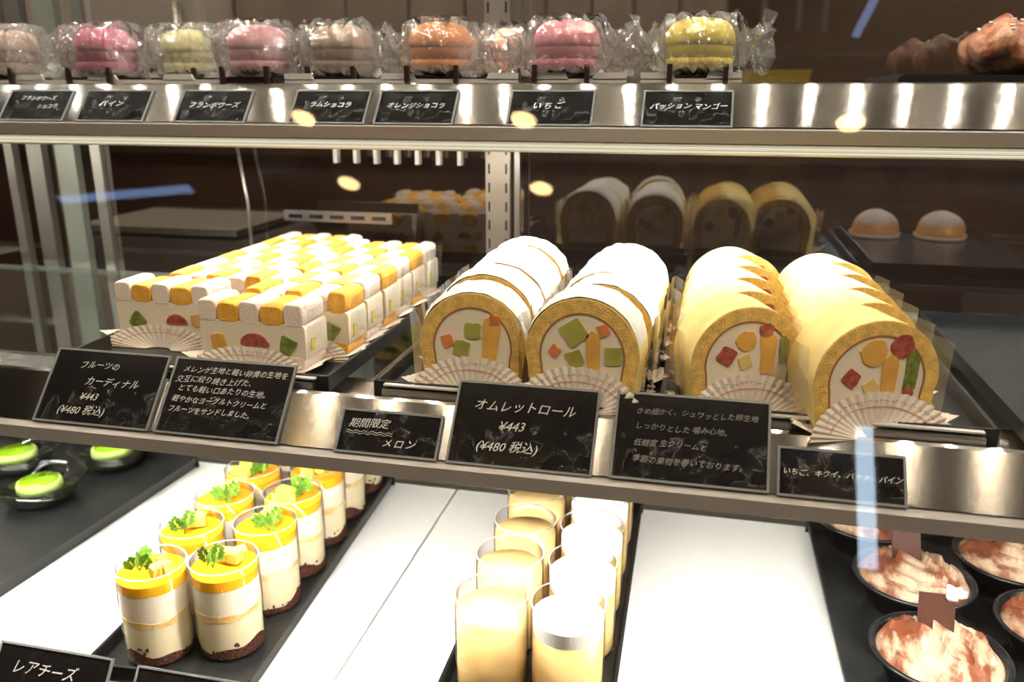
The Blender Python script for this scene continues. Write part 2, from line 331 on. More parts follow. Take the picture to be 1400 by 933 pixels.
k = .47 - (.40 + (-.24 + .436) * math.tan(R(22)))
ft = CP('front_glass', MB().prism([(P0[0] + k, P0[1]), (P1[0] + k, P1[1]), (P1[0] + k + .004, P1[1]), (P0[0] + k + .004, P0[1])], XL, XR, 'x'), pane)
# one sheet of glass whose two faces together give the pane's reflection
ft.data.clear_geometry()
ft.data.from_pydata([(XL, P0[0] + k, P0[1]), (XR, P0[0] + k, P0[1]), (XR, P1[0] + k, P1[1]), (XL, P1[0] + k, P1[1])], [], [(0, 1, 2, 3)]); ft.data.materials.append(pane) if not ft.data.materials else None
CP('roof_panel', MB().box((XM, .83, .325), (XW, .32, .02)), steel_dull)
for a, b in ((XL + .02, -.26), (-.26, XR - .02)):
    d = CP('sliding_door', MB().add([(a, .95, -.45), (b, .95, -.45), (b, .95, .315), (a, .95, .315)], [(0, 1, 2, 3)]), door_glass)
CP('door_track', MB().box((XM, .955, -.461), (XW, .03, .02)), steel_plain)
def post(x, y, wx, wy, z0=-.45, z1=.315, m=steel_dull): return CP('post', MB().box((x, y, (z0 + z1) / 2), (wx, wy, z1 - z0)), m)
post(-.795, .935, .028, .012, m=mat('greenish_steel', (.25, .26, .22), .4, .5))
post(-.845, .94, .022, .012); post(-.875, .93, .012, .012); post(-.76, .945, .014, .008)
CP('end_glass', MB().box((XL, .72, -.06), (.005, .46, .76)), pane); CP('end_glass', MB().box((XR, .72, -.06), (.005, .46, .76)), pane)
post(XR - .012, .935, .02, .02); post(-.2065, .925, .006, .006, m=steel_plain)
# slotted shelf upright with its row of slots
up = post(-.2285, .925, .028, .006, m=mat('warm_steel', (.34, .30, .25), .38, .8))
for s in (-1, 1):
    sl = MB()
    for kk in range(36): sl.box((-.2285 + s * .0098, .9214, -.44 + kk * .021), (.0018, .0012, .011))
    o = sl.build('slot_row', black_cup, up); o['kind'] = 'stuff'
cr = CP('bar_reflection', MB().box((-.416, .905, -.1405), (.135, .006, .012)), steel_plain)  # solid bar standing in for a shelf bracket's reflection
sl = MB()
for kk in range(5): sl.box((-.468 + kk * .026, .9015, -.1405), (.017, .0012, .0045))
sl.build('slot_row', black_cup, cr)
CP('edge_reflection', MB().tube([(-.553, .93, -.064), (-.545, .93, -.13), (-.545, .93, -.20)], .002), steel_dull)  # thin rod built in place of the left glass edges' reflection

def led_bar(parent, y, z, x0, x1, strength, tilt, key, step=.02, wd=.010):
    m = MATS.get(key) or emit(key, (1, .94, .84), strength)
    rot = Matrix.Rotation(tilt, 3, 'X'); mb = MB(); n = int((x1 - x0) / step)
    for i in range(n): mb.box((x0 + step * (i + .5), y, z), (wd, .0055, .0012), rot)
    return mb.build('led_row', m, parent, kind='stuff')

def shelf(name, label, yb, zb, zt_len, glass_z, y_back, led_s, key, visible=True):
    """glass shelf with its leaning steel price rail, lip and light bar; (yb, zb) is the foot of the rail face"""
    t = thing(name, label, 'shelf', (XM, yb, 0)); lo = (-XM, -yb, 0); a, b = XL + .01, XR - .01
    s, c = math.sin(R(40)), math.cos(R(40)); yt, zt = yb + zt_len * s, zb + zt_len * c
    def P(nm, mb, m, par=None): return mb.build(nm, m, par or t, lo if par is None else (0, 0, 0))
    MBr = MB().prism([(yb, zb), (yt, zt), (yt + .003, zt + .0012), (yt + .006, zt), (yt + .006, zt - .004), (yt + .002, zt - .004), (yb + .004, zb - .001)], a, b, 'x')
    rail = P('price_rail', MBr, steel)
    P('rail_lip', MB().prism([(yb - .009, zb - .002), (yb + .002, zb - .001), (yb + .004, zb - .001), (yb + .004, zb - .0125), (yb - .0075, zb - .0125)], a, b, 'x'), satin_steel)
    MB().box((0, 0, 0), (.001, .001, .001))
    P('glass_panel', MB().add([(a, yt + .05, glass_z), (b, yt + .05, glass_z), (b, y_back, glass_z), (a, y_back, glass_z)], [(0, 1, 2, 3)]), shelf_glass)
    P('glass_edge', MB().box((XM, y_back, glass_z - .003), (b - a, .002, .006)), mat('green_glass_edge' + name, (.30, .38, .34), .2))
    P('front_band', MB().box((XM, yt + .029, glass_z - .001), (b - a, .056, .002)), steel)
    # light bar: ribbed aluminium channel with the leds inside facing down
    for i in range(3):
        P('channel_rib', MB().rbox((XM, yb + .004 + .0, zb - .0155 - .0034 * i), (b - a, .008, .0030), .0), alu) if False else None
    zz = zb - .0128
    rib = MB()
    if not visible: zz = zb - .0030
    dy = 0 if visible else .011
    for i in range(3): rib.prism([(yb + dy - .006, zz - .0030 * i), (yb + dy - .0085, zz - .0030 * i - .0014), (yb + dy - .006, zz - .0030 * i - .0029), (yb + dy + .006, zz - .0030 * i - .0029), (yb + dy + .006, zz - .0030 * i)], a, b, 'x')
    ch = P('light_channel', rib, alu)
    if visible:
        for i in range(2): MB().box((XM, yb - .0078, zz - .0030 * (i + 1) - .0000), (b - a, .0012, .0008)).build('rib_glow_strip', rib_glow_m, ch)  # emission put on the ribs in place of led light falling there
    led_bar(ch, yb + dy + .017, zz - .0008, a + .01, b - .01, led_s, R(18), key)
    P('light_backing', MB().box((XM, yb + dy + .020, zz + .0016), (b - a, .026, .003)), steel_plain)
    return t, yt, zt
top_s, TY, TZ = shelf('upper_glass_shelf', 'upper glass shelf with steel price rail carrying the wrapped macarons', .700, -.0268, .0424, .0005, .925, LED_UP, 'led_upper')
mid_s, MY, MZ = shelf('middle_glass_shelf', 'middle glass shelf with steel price rail carrying the cake trays', .488, -.2355, .0385, -.2125, .880, LED_MID, 'led_middle', False)
hb = CP('canopy_light', MB().box((XM, .735, .308), (XW - .04, .05, .012)), alu)
led_bar(hb, .725, .300, XL + .05, XR - .05, LED_TOP * 4.2, R(-10), 'led_canopy', .05, .004)
# supports under the shelves
for x in (XL + .03, -.2285, XR - .03):
    for (tt, yb_, z, ya) in ((top_s, .700, -.0045, .73), (mid_s, .488, -.2175, .53)):
        MB().box((x, (ya + .925) / 2, z - .004), (.005, .925 - ya, .010)).build('bracket', steel_dull, tt, (-XM, -yb_, 0))
# white fins built in place of bright bars reflected under the upper shelf
t = thing('reflection_fins', 'short comb of fins standing in for reflected bright bars under the upper shelf', 'stand_in', (-.338, .90, 0))
MB().box((0, 0, -.0115), (.17, .012, .006)).build('mount_bar', steel_dull, t)
for k in range(7): MB().box((-.0729 + .0243 * k, 0, -.046), (.0045, .010, .064)).build('fin', white_rod, t)

# ------------------------------------------------------------------ trays
def tray(label, cx, y0, y1, z, wd, rz=0, h=.014, strip=False, m=black_tray, fl=.005):
    t = thing('black_tray', label, 'tray', (cx, y0, z), rz); L = y1 - y0; th = .0025
    MB().box((0, L / 2, fl / 2), (wd, L, fl)).build('base_plate', m, t)
    for sx in (-1, 1): MB().prism([(sx * (wd / 2), 0), (sx * (wd / 2 + .003), h), (sx * (wd / 2 + .003 - th), h), (sx * (wd / 2 - th), fl)], 0, L).build('side_rim', m, t)
    for yy in (0, L): MB().box((0, yy, h / 2), (wd + .006, th, h)).build('end_rim', m, t)
    if strip:
        MB().box((0, -.0055, .0062), (wd - .012, .007, .0085)).build('front_strip', steel_plain, t)
        MB().box((0, -.0035, .0125), (wd - .012, .004, .0012)).build('strip_cap', frost, t)
    return t
tray('long black tray of checkered fruit slices on the middle shelf', -.372, .530, .880, -.212, .222, R(0), strip=True)
tray('long black tray of white sugared rolls on the middle shelf', -.121, .530, .83, -.212, .198, R(0), strip=True)
tray('long black tray of plain yellow rolls on the middle shelf', .086, .530, .83, -.212, .190, R(0), strip=True)
tray('long black tray of dusted buns right of the yellow rolls', .300, .530, .83, -.212, .190, R(0), strip=True)
tray('wide black tray of green jelly cups at the bottom left', -.765, .50, .845, -.446, .31, R(-3))
tray('black tray under the orange topped dessert glasses', -.385, .475, .842, -.446, .135, R(3.4))
tray('black tray under the custard glasses', -.108, .475, .842, -.446, .128, R(0.7))
tray('wide black tray of cocoa dusted cups at the bottom right', .290, .47, .842, -.446, .315, R(.7))

# ------------------------------------------------------------------ lace paper, film
def lace(parent, W, hh, y=-.003, depth=.04, pr=True):
    """scalloped paper that curls up in front of the cake: a half disc leaning on the cut face, and a sheet under the cake"""
    n = 133; mb = MB(); rw = W * .56
    def P(a, k, dy=0):
        # a: 0..pi across, k: 0..1 from foot to edge
        pl = 1 + .022 * math.cos(a * 44) * k
        x = rw * math.cos(a) * (.25 + .75 * k) * (1 if k < 1 else pl); z = hh * math.sin(a) * k * pl
        yy = y - .004 * math.sin(a) * (1 - k) - .0006 * math.cos(a * 44) * k + dy
        return (x, yy - .010 * abs(math.cos(a)) ** 3, max(z, .0004))
    mb.grid(lambda u, v: P(math.pi * u, v), n, 7)
    mb.grid(lambda u, v: (( u - .5) * W * (1.14 + .18 * (1 - v) ** 2 + .03 * math.cos(v * 40)), y - .002 + (depth + .003) * v, .0006 + (.003 + .007 * (1 - v)) * abs(2 * u - 1) ** 5), 9, 13)
    o = mb.build('lace_paper', paper, parent, fixn=False)
    if pr:
        b = MB(); b.grid(lambda u, v: tuple(Vector(P(math.pi * (.08 + .84 * u), .66 + .022 * v)) + Vector((0, -.0006, 0))), 40, 2); b.build('printed_arc', paper_print, o, fixn=False)
        b = MB(); rd = random.Random(int(W * 1e5))
        for i in range(34):
            a = math.pi * (.14 + .72 * (i + rd.random() * .6) / 34); p = Vector(P(a, .80 + .05 * rd.random())); b.box(p + Vector((0, -.0007, 0)), (.0006 + .0006 * rd.random(), .0003, .0003 + .0004 * rd.random()))
        b.build('printed_script', print_dark, o)
    return o
def filmsheet(parent, W, hh, d, out=.003):
    for s in (-1, 1): mb = MB().grid(lambda u, v: (s * (W / 2 + out + .003 * v + .0008 * math.sin(u * 7)), -.002 + (d + .003) * u, .001 + hh * v), 4, 3); mb.build('film_wrap', film, parent, fixn=False)

# ------------------------------------------------------------------ roll cakes
def arch(W, Hh, off=0, n=26):
    """arched outline from the right foot over the top to the left foot"""
    w = W / 2 - off; top = Hh - off; zc = Hh * .44; pts = [(w * .90, off * .3)]
    for i in range(n + 1):
        a = R(-14 + 208 * i / n); pts.append((w * math.cos(a) if math.cos(a) ** 2 < .99 else w * math.cos(a), zc + (top - zc) * math.sin(a) if a > 0 and a < math.pi else zc + (zc) * .8 * math.sin(a)))
    pts.append((-w * .90, off * .3)); return pts
def ring(mb, o, i, y0, y1, sm=True):
    n = len(o); vs = [(p[0], y0, p[1]) for p in o] + [(p[0], y0, p[1]) for p in i] + [(p[0], y1, p[1]) for p in o] + [(p[0], y1, p[1]) for p in i]
    for k in range(n - 1):
        pass
    mb.add(vs, [(k, k + 1, n + k + 1, n + k) for k in range(n - 1)] + [(2 * n + k, 3 * n + k, 3 * n + k + 1, 2 * n + k + 1) for k in range(n - 1)])
    mb.add(vs, [(k, 2 * n + k, 2 * n + k + 1, k + 1) for k in range(n - 1)] + [(n + k, n + k + 1, 3 * n + k + 1, 3 * n + k) for k in range(n - 1)], sm)
    mb.add(vs, [(0, n, 3 * n, 2 * n), (n - 1, 3 * n - 1, 4 * n - 1, 2 * n - 1)]); return mb
def soften(pts, seed, j=.0005):
    rd = random.Random(seed); out = []; n = len(pts)
    for i in range(n):
        a, b = pts[i], pts[(i + 1) % n]
        for f in (.10, .5, .90): out.append((a[0] + (b[0] - a[0]) * f + rd.uniform(-j, j), a[1] + (b[1] - a[1]) * f + rd.uniform(-j, j)))
    return out
def roll(name, label, group, W, Hh, d, sugared, fruits, loc, rz=0):
    t = thing(name, label, 'roll cake', loc, rz, group); rd = random.Random(hash(label) % 999)
    th = .0100 if sugared else .0095
    base = .003
    lift = lambda pts: [(x, z + base) for x, z in pts]
    ring(MB(), lift(arch(W, Hh, .0006)), lift(arch(W, Hh, th)), 0, d).build('sponge', sponge_gold, t)
    ring(MB(), lift(arch(W, Hh, 0)), lift(arch(W, Hh, .0012)), .0006, d - .0006).build('sponge_skin', sponge_skin, t)
    ring(MB(), lift(arch(W, Hh, th - .0002)), lift(arch(W, Hh, th + .0010)), -.0002, d).build('brown_line', jam, t)
    MB().prism(lift(arch(W, Hh, th + .0008)), .0002, d - .0002).build('cream_filling', cream, t)
    for kind, x, z, s, a, sh in fruits:
        m = {'g': melon, 'r': redmelon, 'm': mango, 's': strawberry, 'k': kiwi, 'b': banana}[kind]
        nm = {'g': 'melon_piece', 'r': 'melon_piece', 'm': 'mango_piece', 's': 'strawberry_piece', 'k': 'kiwi_piece', 'b': 'banana_piece'}[kind]
        if sh == 'c': pts = [(s * .6 * math.cos(R(i * 36)) * (1 + .1 * math.sin(i * 2)), s * .6 * math.sin(R(i * 36))) for i in range(10)]
        elif sh == 't': pts = [(-s * .35, -s * 1.1), (s * .35, -s * 1.1), (s * .42, s * .8), (0, s * 1.25), (-s * .40, s * .9)]
        else: pts = [(-s * .5, -s * .45), (s * .42, -s * .5), (s * .55, s * .4), (-s * .38, s * .52)]
        ca, sa = math.cos(R(a)), math.sin(R(a)); pts = [(x + p[0] * ca - p[1] * sa, z + p[0] * sa + p[1] * ca) for p in pts]
        MB().prism(soften(pts, int(x * 1e5)), -.0005, d + .0005).build(nm, m, t)
    if sugared:
        o = arch(W, Hh, 0, 40); o = [(x, z + base) for x, z in o]; nn = len(o); mb = MB(); cz = Hh * .4
        def fn(u, v):
            i = min(int(u * (nn - 13)) + 6, nn - 7); x, z = o[i]; e = min(1, 8 * u * (1 - u)) * min(1, 6 * v * (1 - v) + .35)
            k = (.0012 + .0022 * (noise.noise(Vector((x * 160, v * 9, z * 160 + loc[0] * 50))) + .6)) * e
            L = math.hypot(x, z - cz) or 1; return (x * (1 + k / L), .0005 + (d - .001) * v, cz + (z - cz) * (1 + k / L))
        mb.grid(fn, nn - 12, 12).build('sugar_coat', sugar, t, fixn=False)
    lace(t, W, Hh * .40, depth=d); filmsheet(t, W, Hh * .80, d)
    return t
melonF = [('g', -.006, .052, .017, 42, 'q'), ('r', .014, .055, .0085, 30, 'q'), ('r', -.019, .038, .0080, 55, 'q'), ('g', -.005, .034, .012, 28, 'q'), ('m', .008, .040, .012, 4, 't'), ('g', .021, .038, .013, 8, 'q')]
melonG = [('g', .000, .046, .012, 8, 'q'), ('g', -.008, .033, .012, -3, 'q'), ('r', -.018, .038, .0090, 30, 'q'), ('m', .013, .040, .015, -6, 't'), ('r', .016, .054, .0085, 5, 'q')]
mixF = [('m', -.004, .052, .015, 20, 'c'), ('s', .014, .056, .013, 30, 'c'), ('s', -.017, .036, .0105, 60, 'q'), ('m', .008, .036, .013, 0, 't'), ('k', .022, .040, .011, 0, 't'), ('b', -.004, .030, .009, 40, 'q'), ('s', .021, .027, .008, 10, 'q')]
mixG = [('m', -.002, .050, .012, 30, 'c'), ('s', .011, .057, .0085, 0, 'c'), ('s', -.015, .040, .012, 65, 'q'), ('m', .013, .042, .013, 0, 't'), ('k', .024, .043, .0085, 0, 't'), ('b', -.002, .036, .009, 30, 'q')]
ZS = -.2068
sp = [('front', .540), ('second from the front', .5835), ('third from the front', .6270), ('fourth from the front', .6705), ('rearmost', .7140)]
r0 = roll('melon_roll_cake', 'white sugared melon roll cake at the front of the left column', 'white sugared roll cakes', .0765, .070, .0375, True, melonG, (-.1535, .543, ZS), R(3))
r1 = roll('melon_roll_cake', 'white sugared melon roll cake at the front of the right column', 'white sugared roll cakes', .0785, .073, .0375, True, melonF, (-.0745, .533, ZS), R(-4))
for i in range(1, 5):
    dup(r1, 'white sugared melon roll cake, %s in the left column' % sp[i][0], (-.1550 + random.uniform(-.002, .002), sp[i][1] + .004, ZS), R(random.uniform(-3, 4)))
    dup(r0, 'white sugared melon roll cake, %s in the right column' % sp[i][0], (-.0700 + random.uniform(-.002, .002) + .001 * i, sp[i][1] + .006, ZS), R(random.uniform(-5, 1)))
q0 = roll('fruit_roll_cake', 'plain yellow fruit roll cake at the front of the left column', 'plain yellow roll cakes', .0775, .070, .0400, False, mixG, (.0340, .547, ZS), R(19))
q1 = roll('fruit_roll_cake', 'plain yellow fruit roll cake at the front of the right column', 'plain yellow roll cakes', .0820, .0700, .0400, False, mixF, (.1110, .531, ZS), R(19))
for i in range(1, 5):
    dup(q1, 'plain yellow fruit roll cake, %s in the left column' % sp[i][0], (.0335 + .0005 * i, .547 + .0465 * i, ZS), R(random.uniform(17, 19.5)), sc=(.945, 1, 1))
    dup(q0, 'plain yellow fruit roll cake, %s in the right column' % sp[i][0], (.1135 - .0010 * i, .531 + .0465 * i, ZS), R(random.uniform(17, 19.5)))

# ------------------------------------------------------------------ checkered fruit slices
def slice_(label, loc, fr, rz=0, flip=0):
    t = thing('fruit_meringue_slice', label, 'cake slice', loc, rz, 'checkered fruit meringue slices'); W, D = .091, .036
    ws = [.0165, .0190, .0175, .0205, .0165]
    for z, h, nm in ((.001, .0105, 'bottom'), (.0355, .0165, 'top')):
        x = -W / 2 - .0005
        for k, wd in enumerate(ws):
            m = orange_sp if (k + flip) % 2 else meringue; r = min(wd, h) * .42
            hh = h * (1.10 if k % 2 == 0 else .98)
            cx, cz, hw, hz, pw = x + wd / 2, z + hh / 2, wd / 2 - .0001, hh / 2, MB()
            def pp(u, v):
                a = 2 * math.pi * u; tt = -math.cos(math.pi * v); e = (1 - abs(tt) ** 14) ** .5 * .14 + .86
                return (cx + hw * e * math.copysign(abs(math.cos(a)) ** .5, math.cos(a)), D / 2 + (D / 2 - .0002) * tt, cz + hz * e * math.copysign(abs(math.sin(a)) ** .5, math.sin(a)) + .0007 * noise.noise(Vector((a, v * 3, x * 999))))
            pw.grid(pp, 20, 15, True, True); pw.f += [tuple(range(19, -1, -1)), tuple(14 * 20 + q for q in range(20))]; pw.sm += [False, False]
            pw.build('sponge_stripe' if (k + flip) % 2 else 'meringue_stripe', m, t); x += wd
    MB().rbox((0, D / 2, .0235), (W - .001, D - .001, .028), .003, 2).build('cream_filling', cream, t)
    for kind, x, z, s, a, sh in fr:
        m = {'o': mango, 's': strawberry, 'k': kiwi, 'p': pineapple}[kind]; nm = {'o': 'orange_piece', 's': 'strawberry_piece', 'k': 'kiwi_piece', 'p': 'pineapple_piece'}[kind]
        if sh == 'h': pts = [(s * math.cos(R(i * 20)), s * .8 * math.sin(R(i * 20))) for i in range(10)]
        elif sh == 'w': pts = [(-s * .7, -s * .4), (-s * .1, -s * .9), (s * .9, s * .15), (-s * .3, s * .8)]
        else: pts = [(-s * .5, -s * .5), (s * .5, -s * .45), (s * .45, s * .5), (-s * .5, s * .45)]
        ca, sa = math.cos(R(a)), math.sin(R(a)); pts = [(x + p[0] * ca - p[1] * sa, z + p[0] * sa + p[1] * ca) for p in pts]
        MB().prism(soften(pts, int(x * 1e5)), -.0006, D + .0003).build(nm, m, t)
    MB().prism([(.008, .016), (.014, .017), (.015, .025), (.009, .026)], W / 2 - .002, W / 2 + .0004, 'x').build('fruit_chip', pineapple, t)
    lace(t, W, .019, depth=D); filmsheet(t, W, .050, D, .001)
    return t
frA = [('o', -.0295, .0205, .0125, 2, 'q'), ('s', .002, .0190, .0125, 0, 'h'), ('k', .030, .0215, .0105, 5, 'w')]
frB = [('k', -.026, .021, .0105, -20, 'w'), ('s', .012, .020, .010, 0, 'h'), ('o', .031, .024, .010, 10, 'q')]
s0 = slice_('checkered fruit meringue slice at the front of the right column, strawberry and kiwi showing', (-.3325, .556, ZS), frA, R(-2))
s1 = slice_('checkered fruit meringue slice at the front of the left column, kiwi showing', (-.4365, .596, ZS), frB, R(-1))
f0 = slice_('checkered fruit meringue slice, second row from the front in the right column', (-.3170, .600, ZS), frA, R(-1), 1)
f1 = slice_('checkered fruit meringue slice, second row from the front in the left column', (-.4130, .640, ZS), frB, R(1), 1)
rows = ['second', 'third', 'fourth', 'fifth', 'sixth', 'seventh']
for i in range(1, 6):
    dup([f1, s0, f0, s1][i % 4] if 1 else 0, 'checkered fruit meringue slice, %s row from the front in the left column' % rows[i], (-.4120 + random.uniform(-.0015, .0015) - .0005 * i, .636 + .0395 * i, ZS), R(random.uniform(-2, 1)))
    dup([f0, s1, f1, s0][i % 4], 'checkered fruit meringue slice, %s row from the front in the right column' % rows[i], (-.3165 + random.uniform(-.0015, .0015) - .0008 * i, .600 + .0410 * i, ZS), R(random.uniform(-2, 1)))

# ------------------------------------------------------------------ buns
def bun(label, loc, rz=0):
    t = thing('dusted_bun', label, 'bun', loc, rz, 'sugar dusted buns')
    MB().grid(lambda u, v: (lambda a, b: ((.033 + .001 * math.sin(a * 3)) * math.cos(a) * math.cos(b), .033 * math.sin(a) * math.cos(b), (.007 + .034 * math.sin(b) ** .9 * (1 - .10 * abs(math.cos(a * 2.5)) * math.sin(b) ** 6)) if b > 0 else .007 + .005 * math.sin(b)))(2 * math.pi * u, math.pi * (v - .5)), 28, 14, True, True).build('bun_body', bun_m, t)
    MB().lathe([(.020, .0004), (.034, .0010), (.0362, .006), (.0365, .0065), (.0345, .0015)], 28, cap=False).build('paper_case', paper, t, fixn=False)
bun('sugar dusted bun on the tray right of the yellow rolls, nearer them', (.248, .566, ZS)); bun('sugar dusted bun on the tray right of the yellow rolls, farther right', (.338, .566, ZS))

# ------------------------------------------------------------------ dessert glasses
def layer(z0, z1, r, seed, a0=.0, a1=.0, n=36):
    """a filling with wavy bottom and top, lowest edge z0 and top z1"""
    def wv(a, s): return math.sin(a * 2 + s) * .5 + math.sin(a * 5 + s * 2.3) * .3 + math.sin(a * 3 - s) * .2
    mb = MB(); ks = [i / n for i in range(n)]
    vs = [];
    for zz, am, s in ((z0, a0, seed), (z1, a1, seed + 1.7)):
        for i in range(n):
            a = 2 * math.pi * i / n; vs.append((r * math.cos(a), r * math.sin(a), zz + am * wv(a, s)))
    vs += [(0, 0, z0), (0, 0, z1)]
    mb.add(vs, [(i, (i + 1) % n, n + (i + 1) % n, n + i) for i in range(n)], True)
    mb.add(vs, [(2 * n, (i + 1) % n, i) for i in range(n)] + [(2 * n + 1, n + i, n + (i + 1) % n) for i in range(n)], True)
    return mb
def glass_cup(t, r, h, rb=.004):
    MB().lathe([(0, .0005), (r - rb, .0005), (r - rb * .3, .0015), (r, rb), (r + .0004, h), (r - .0006, h + .0003), (r - .0010, h - .0004)], 40, cap=False).build('glass_cup', cup_glass, t, fixn=False)
    MB().lathe([(r - .0009, h - .0002), (r - .0003, h + .0005), (r + .0005, h)], 40, cap=False).build('cup_rim', mat('rim_glass', (.75, .75, .72), .08, trans=.5) if 'rim_glass' not in MATS else MATS['rim_glass'], t, fixn=False)
def sprig(parent, c, seed, s=1.0):
    rd = random.Random(seed); c = Vector(c)
    mb = MB(); st = MB()
    for b in range(5):
        a = rd.uniform(0, 6.28); lean = rd.uniform(.2, .9); L = rd.uniform(.006, .013) * s
        d = Vector((math.cos(a) * lean, math.sin(a) * lean, 1)).normalized(); e = c + d * L; st.tube([c, e], .0003, 4)
        side = d.cross(Vector((math.sin(a), -math.cos(a), .3))).normalized()
        for k in range(7):
            f = .35 + .65 * k / 6; p = c + d * L * f; sg = 1 if k % 2 else -1; wd = (.0042 * (1.25 - f * .6)) * s
            tip = p + side * sg * wd + d * wd * .6; q = d.cross(side) * .0007
            mb.add([p, p + side * sg * wd * .55 - d * .001, tip, p + side * sg * wd * .35 + d * wd * .9, tip + q], [(0, 1, 2, 3), (1, 2, 4)])
        mb.add([e - side * .0018, e + side * .0018, e + d * .004], [(0, 1, 2)])
    o = mb.build('chervil_sprig', chervil, parent, fixn=False); st.build('stem', chervil, o)
def verrine(label, loc, seed, rz=0):
    t = thing('fruit_dessert_glass', label, 'dessert glass', loc, rz, 'orange topped dessert glasses'); r, h = .0268, .080; q = r - .0008
    rd = random.Random(seed)
    layer(.0015, .0095, q, seed, 0, .0065).build('crumble_base', crumble, t)
    mb = MB()
    for i in range(46):
        a = 2 * math.pi * i / 46 + rd.random() * .1; bulk = .35 + .65 * max(0, math.sin(a * 2 + seed + 1.7))
        rr = .0028 + .0016 * rd.random(); mb.ball(((q - rr * .93) * math.cos(a), (q - rr * .93) * math.sin(a), .004 + .013 * bulk * rd.random()), rr, 6, 5, .5, i)
    o = mb.build('crumble_crumbs', crumble, t, kind='stuff')
    layer(.0022, .0360, q - .0004, seed, 0, .001).build('lower_cream', cream_y, t)
    layer(.0355, .0410, q + .0001, seed + 2, .0022, .0020).build('sponge_layer', mat('verrine_sponge', (.82, .52, .16), .7, bump=.3, bscale=400, col2=(.88, .74, .46), vscale=70) if 'verrine_sponge' not in MATS else MATS['verrine_sponge'], t)
    layer(.0400, .0640, q - .0002, seed + 2, .0020, .0004).build('upper_cream', cream, t)
    layer(.0638, .0725, q + .0001, seed, .0003, 0).build('orange_jelly', jelly, t)
    for k in range(7):
        a = rd.uniform(-1.4, 2.3); rr = rd.uniform(.004, .013); s = rd.uniform(.0068, .0098)
        MB().box((rr * math.cos(a) + .004, rr * math.sin(a), .074 + s * .35 + .002 * (k % 2)), (s, s * .9, s * .9), Matrix.Rotation(rd.uniform(0, 1.5), 3, 'Z') @ Matrix.Rotation(rd.uniform(-.4, .4), 3, 'X')).build('pineapple_cube', pineapple, t)
    sprig(t, (-.008, -.004, .0735), seed, 1.75)
    glass_cup(t, r + .0004, h)
    return t
ZB = -.4405
vA = verrine('orange topped dessert glass at the front of the left row', (-.4130, .510, ZB), 3, 0)
vB = verrine('orange topped dessert glass at the front of the right row', (-.3605, .530, ZB), 8, .4)
ord_ = ['second', 'third', 'fourth', 'fifth', 'sixth']
for i in range(5):
    dup(vB if i % 2 == 0 else vA, 'orange topped dessert glass, %s from the front in the left row' % ord_[i], (-.4155 - .0030 * (i + 1), .574 + .0575 * i, ZB), .9 * i + 1)
    dup(vA if i % 2 == 0 else vB, 'orange topped dessert glass, %s from the front in the right row' % ord_[i], (-.3555 - .0030 * (i + 1), .593 + .0575 * i, ZB), 1.3 * i + 2)
def pudding(label, loc, white):
    t = thing('custard_glass', label, 'dessert glass', loc, 0, 'custard glasses topped with white cream' if white else 'plain custard glasses'); r = .0272; h = .0815; q = r - .0008
    top = .0590 if white else .0690
    MB().lathe([(0, .0015), (q - .006, .0015), (q - .001, .004), (q, .008), (q, top), (0, top)], 40).build('custard', custard, t)
    if white:
        MB().grid(lambda u, v: ((q + .0001) * v * math.cos(2 * math.pi * u), (q + .0001) * v * math.sin(2 * math.pi * u), top + .0115 + .006 * (1 - v * v) + .0010 * math.sin(6 * u * 6.28) * v * (1 - v)), 36, 8, True, True).grid(lambda u, v: (q * math.cos(2 * math.pi * u), q * math.sin(2 * math.pi * u), top + .0115 * v), 36, 2, True, True).build('cream_top', mat('milk_cream', (.92, .91, .88), .5, sss=.2) if 'milk_cream' not in MATS else MATS['milk_cream'], t, fixn=False)
    glass_cup(t, r + .0004, h, .008)
    return t
pA = pudding('plain custard glass at the front of the left row', (-.1370, .528, ZB), False)
pB = pudding('white cream topped custard glass at the front of the right row', (-.0790, .530, ZB), True)
for i in range(4):
    dup(pA, 'plain custard glass, %s from the front in the left row' % ord_[i], (-.1365 - .0005 * i + .001 * (i % 2), .587 + .0585 * i, ZB), .5 * i)
    dup(pB, 'white cream topped custard glass, %s from the front in the right row' % ord_[i], (-.0770 - .0005 * i, .589 + .0585 * i, ZB), .5 * i)

# ------------------------------------------------------------------ green jelly cups
def green(label, loc):
    t = thing('green_jelly_cup', label, 'jelly cup', loc, 0, 'green mousse jelly cups')
    MB().lathe([(0, .001), (.030, .001), (.034, .004), (.047, .026), (.049, .0262), (.0475, .0275), (.046, .0262)], 40, cap=False).build('clear_cup', cup_glass, t, fixn=False)
    MB().lathe([(0, .0015), (.029, .0015), (.033, .004), (.0395, .014), (0, .014)], 40).build('dark_jelly', dark_jelly, t)
    MB().lathe([(.0235, .0142), (.0235, .020), (.0228, .0225), (.021, .0238), (0, .0240)], 36).build('mousse_disc', green_mousse, t)
    MB().lathe([(.0200, .0239), (.0195, .0247), (0, .0250)], 36).build('green_glaze', green_gel, t)
    return t
g = green('green jelly cup at the left, just below the rail', (-.795, .775, ZB))
dup(g, 'green jelly cup nearest the front with a bright spot on its glaze', (-.706, .712, ZB)); dup(g, 'green jelly cup right behind, half hidden by the rail and nearest the dessert glasses', (-.690, .812, ZB))
dup(g, 'green jelly cup at the left edge, only its rim in view', (-.790, .645, ZB))

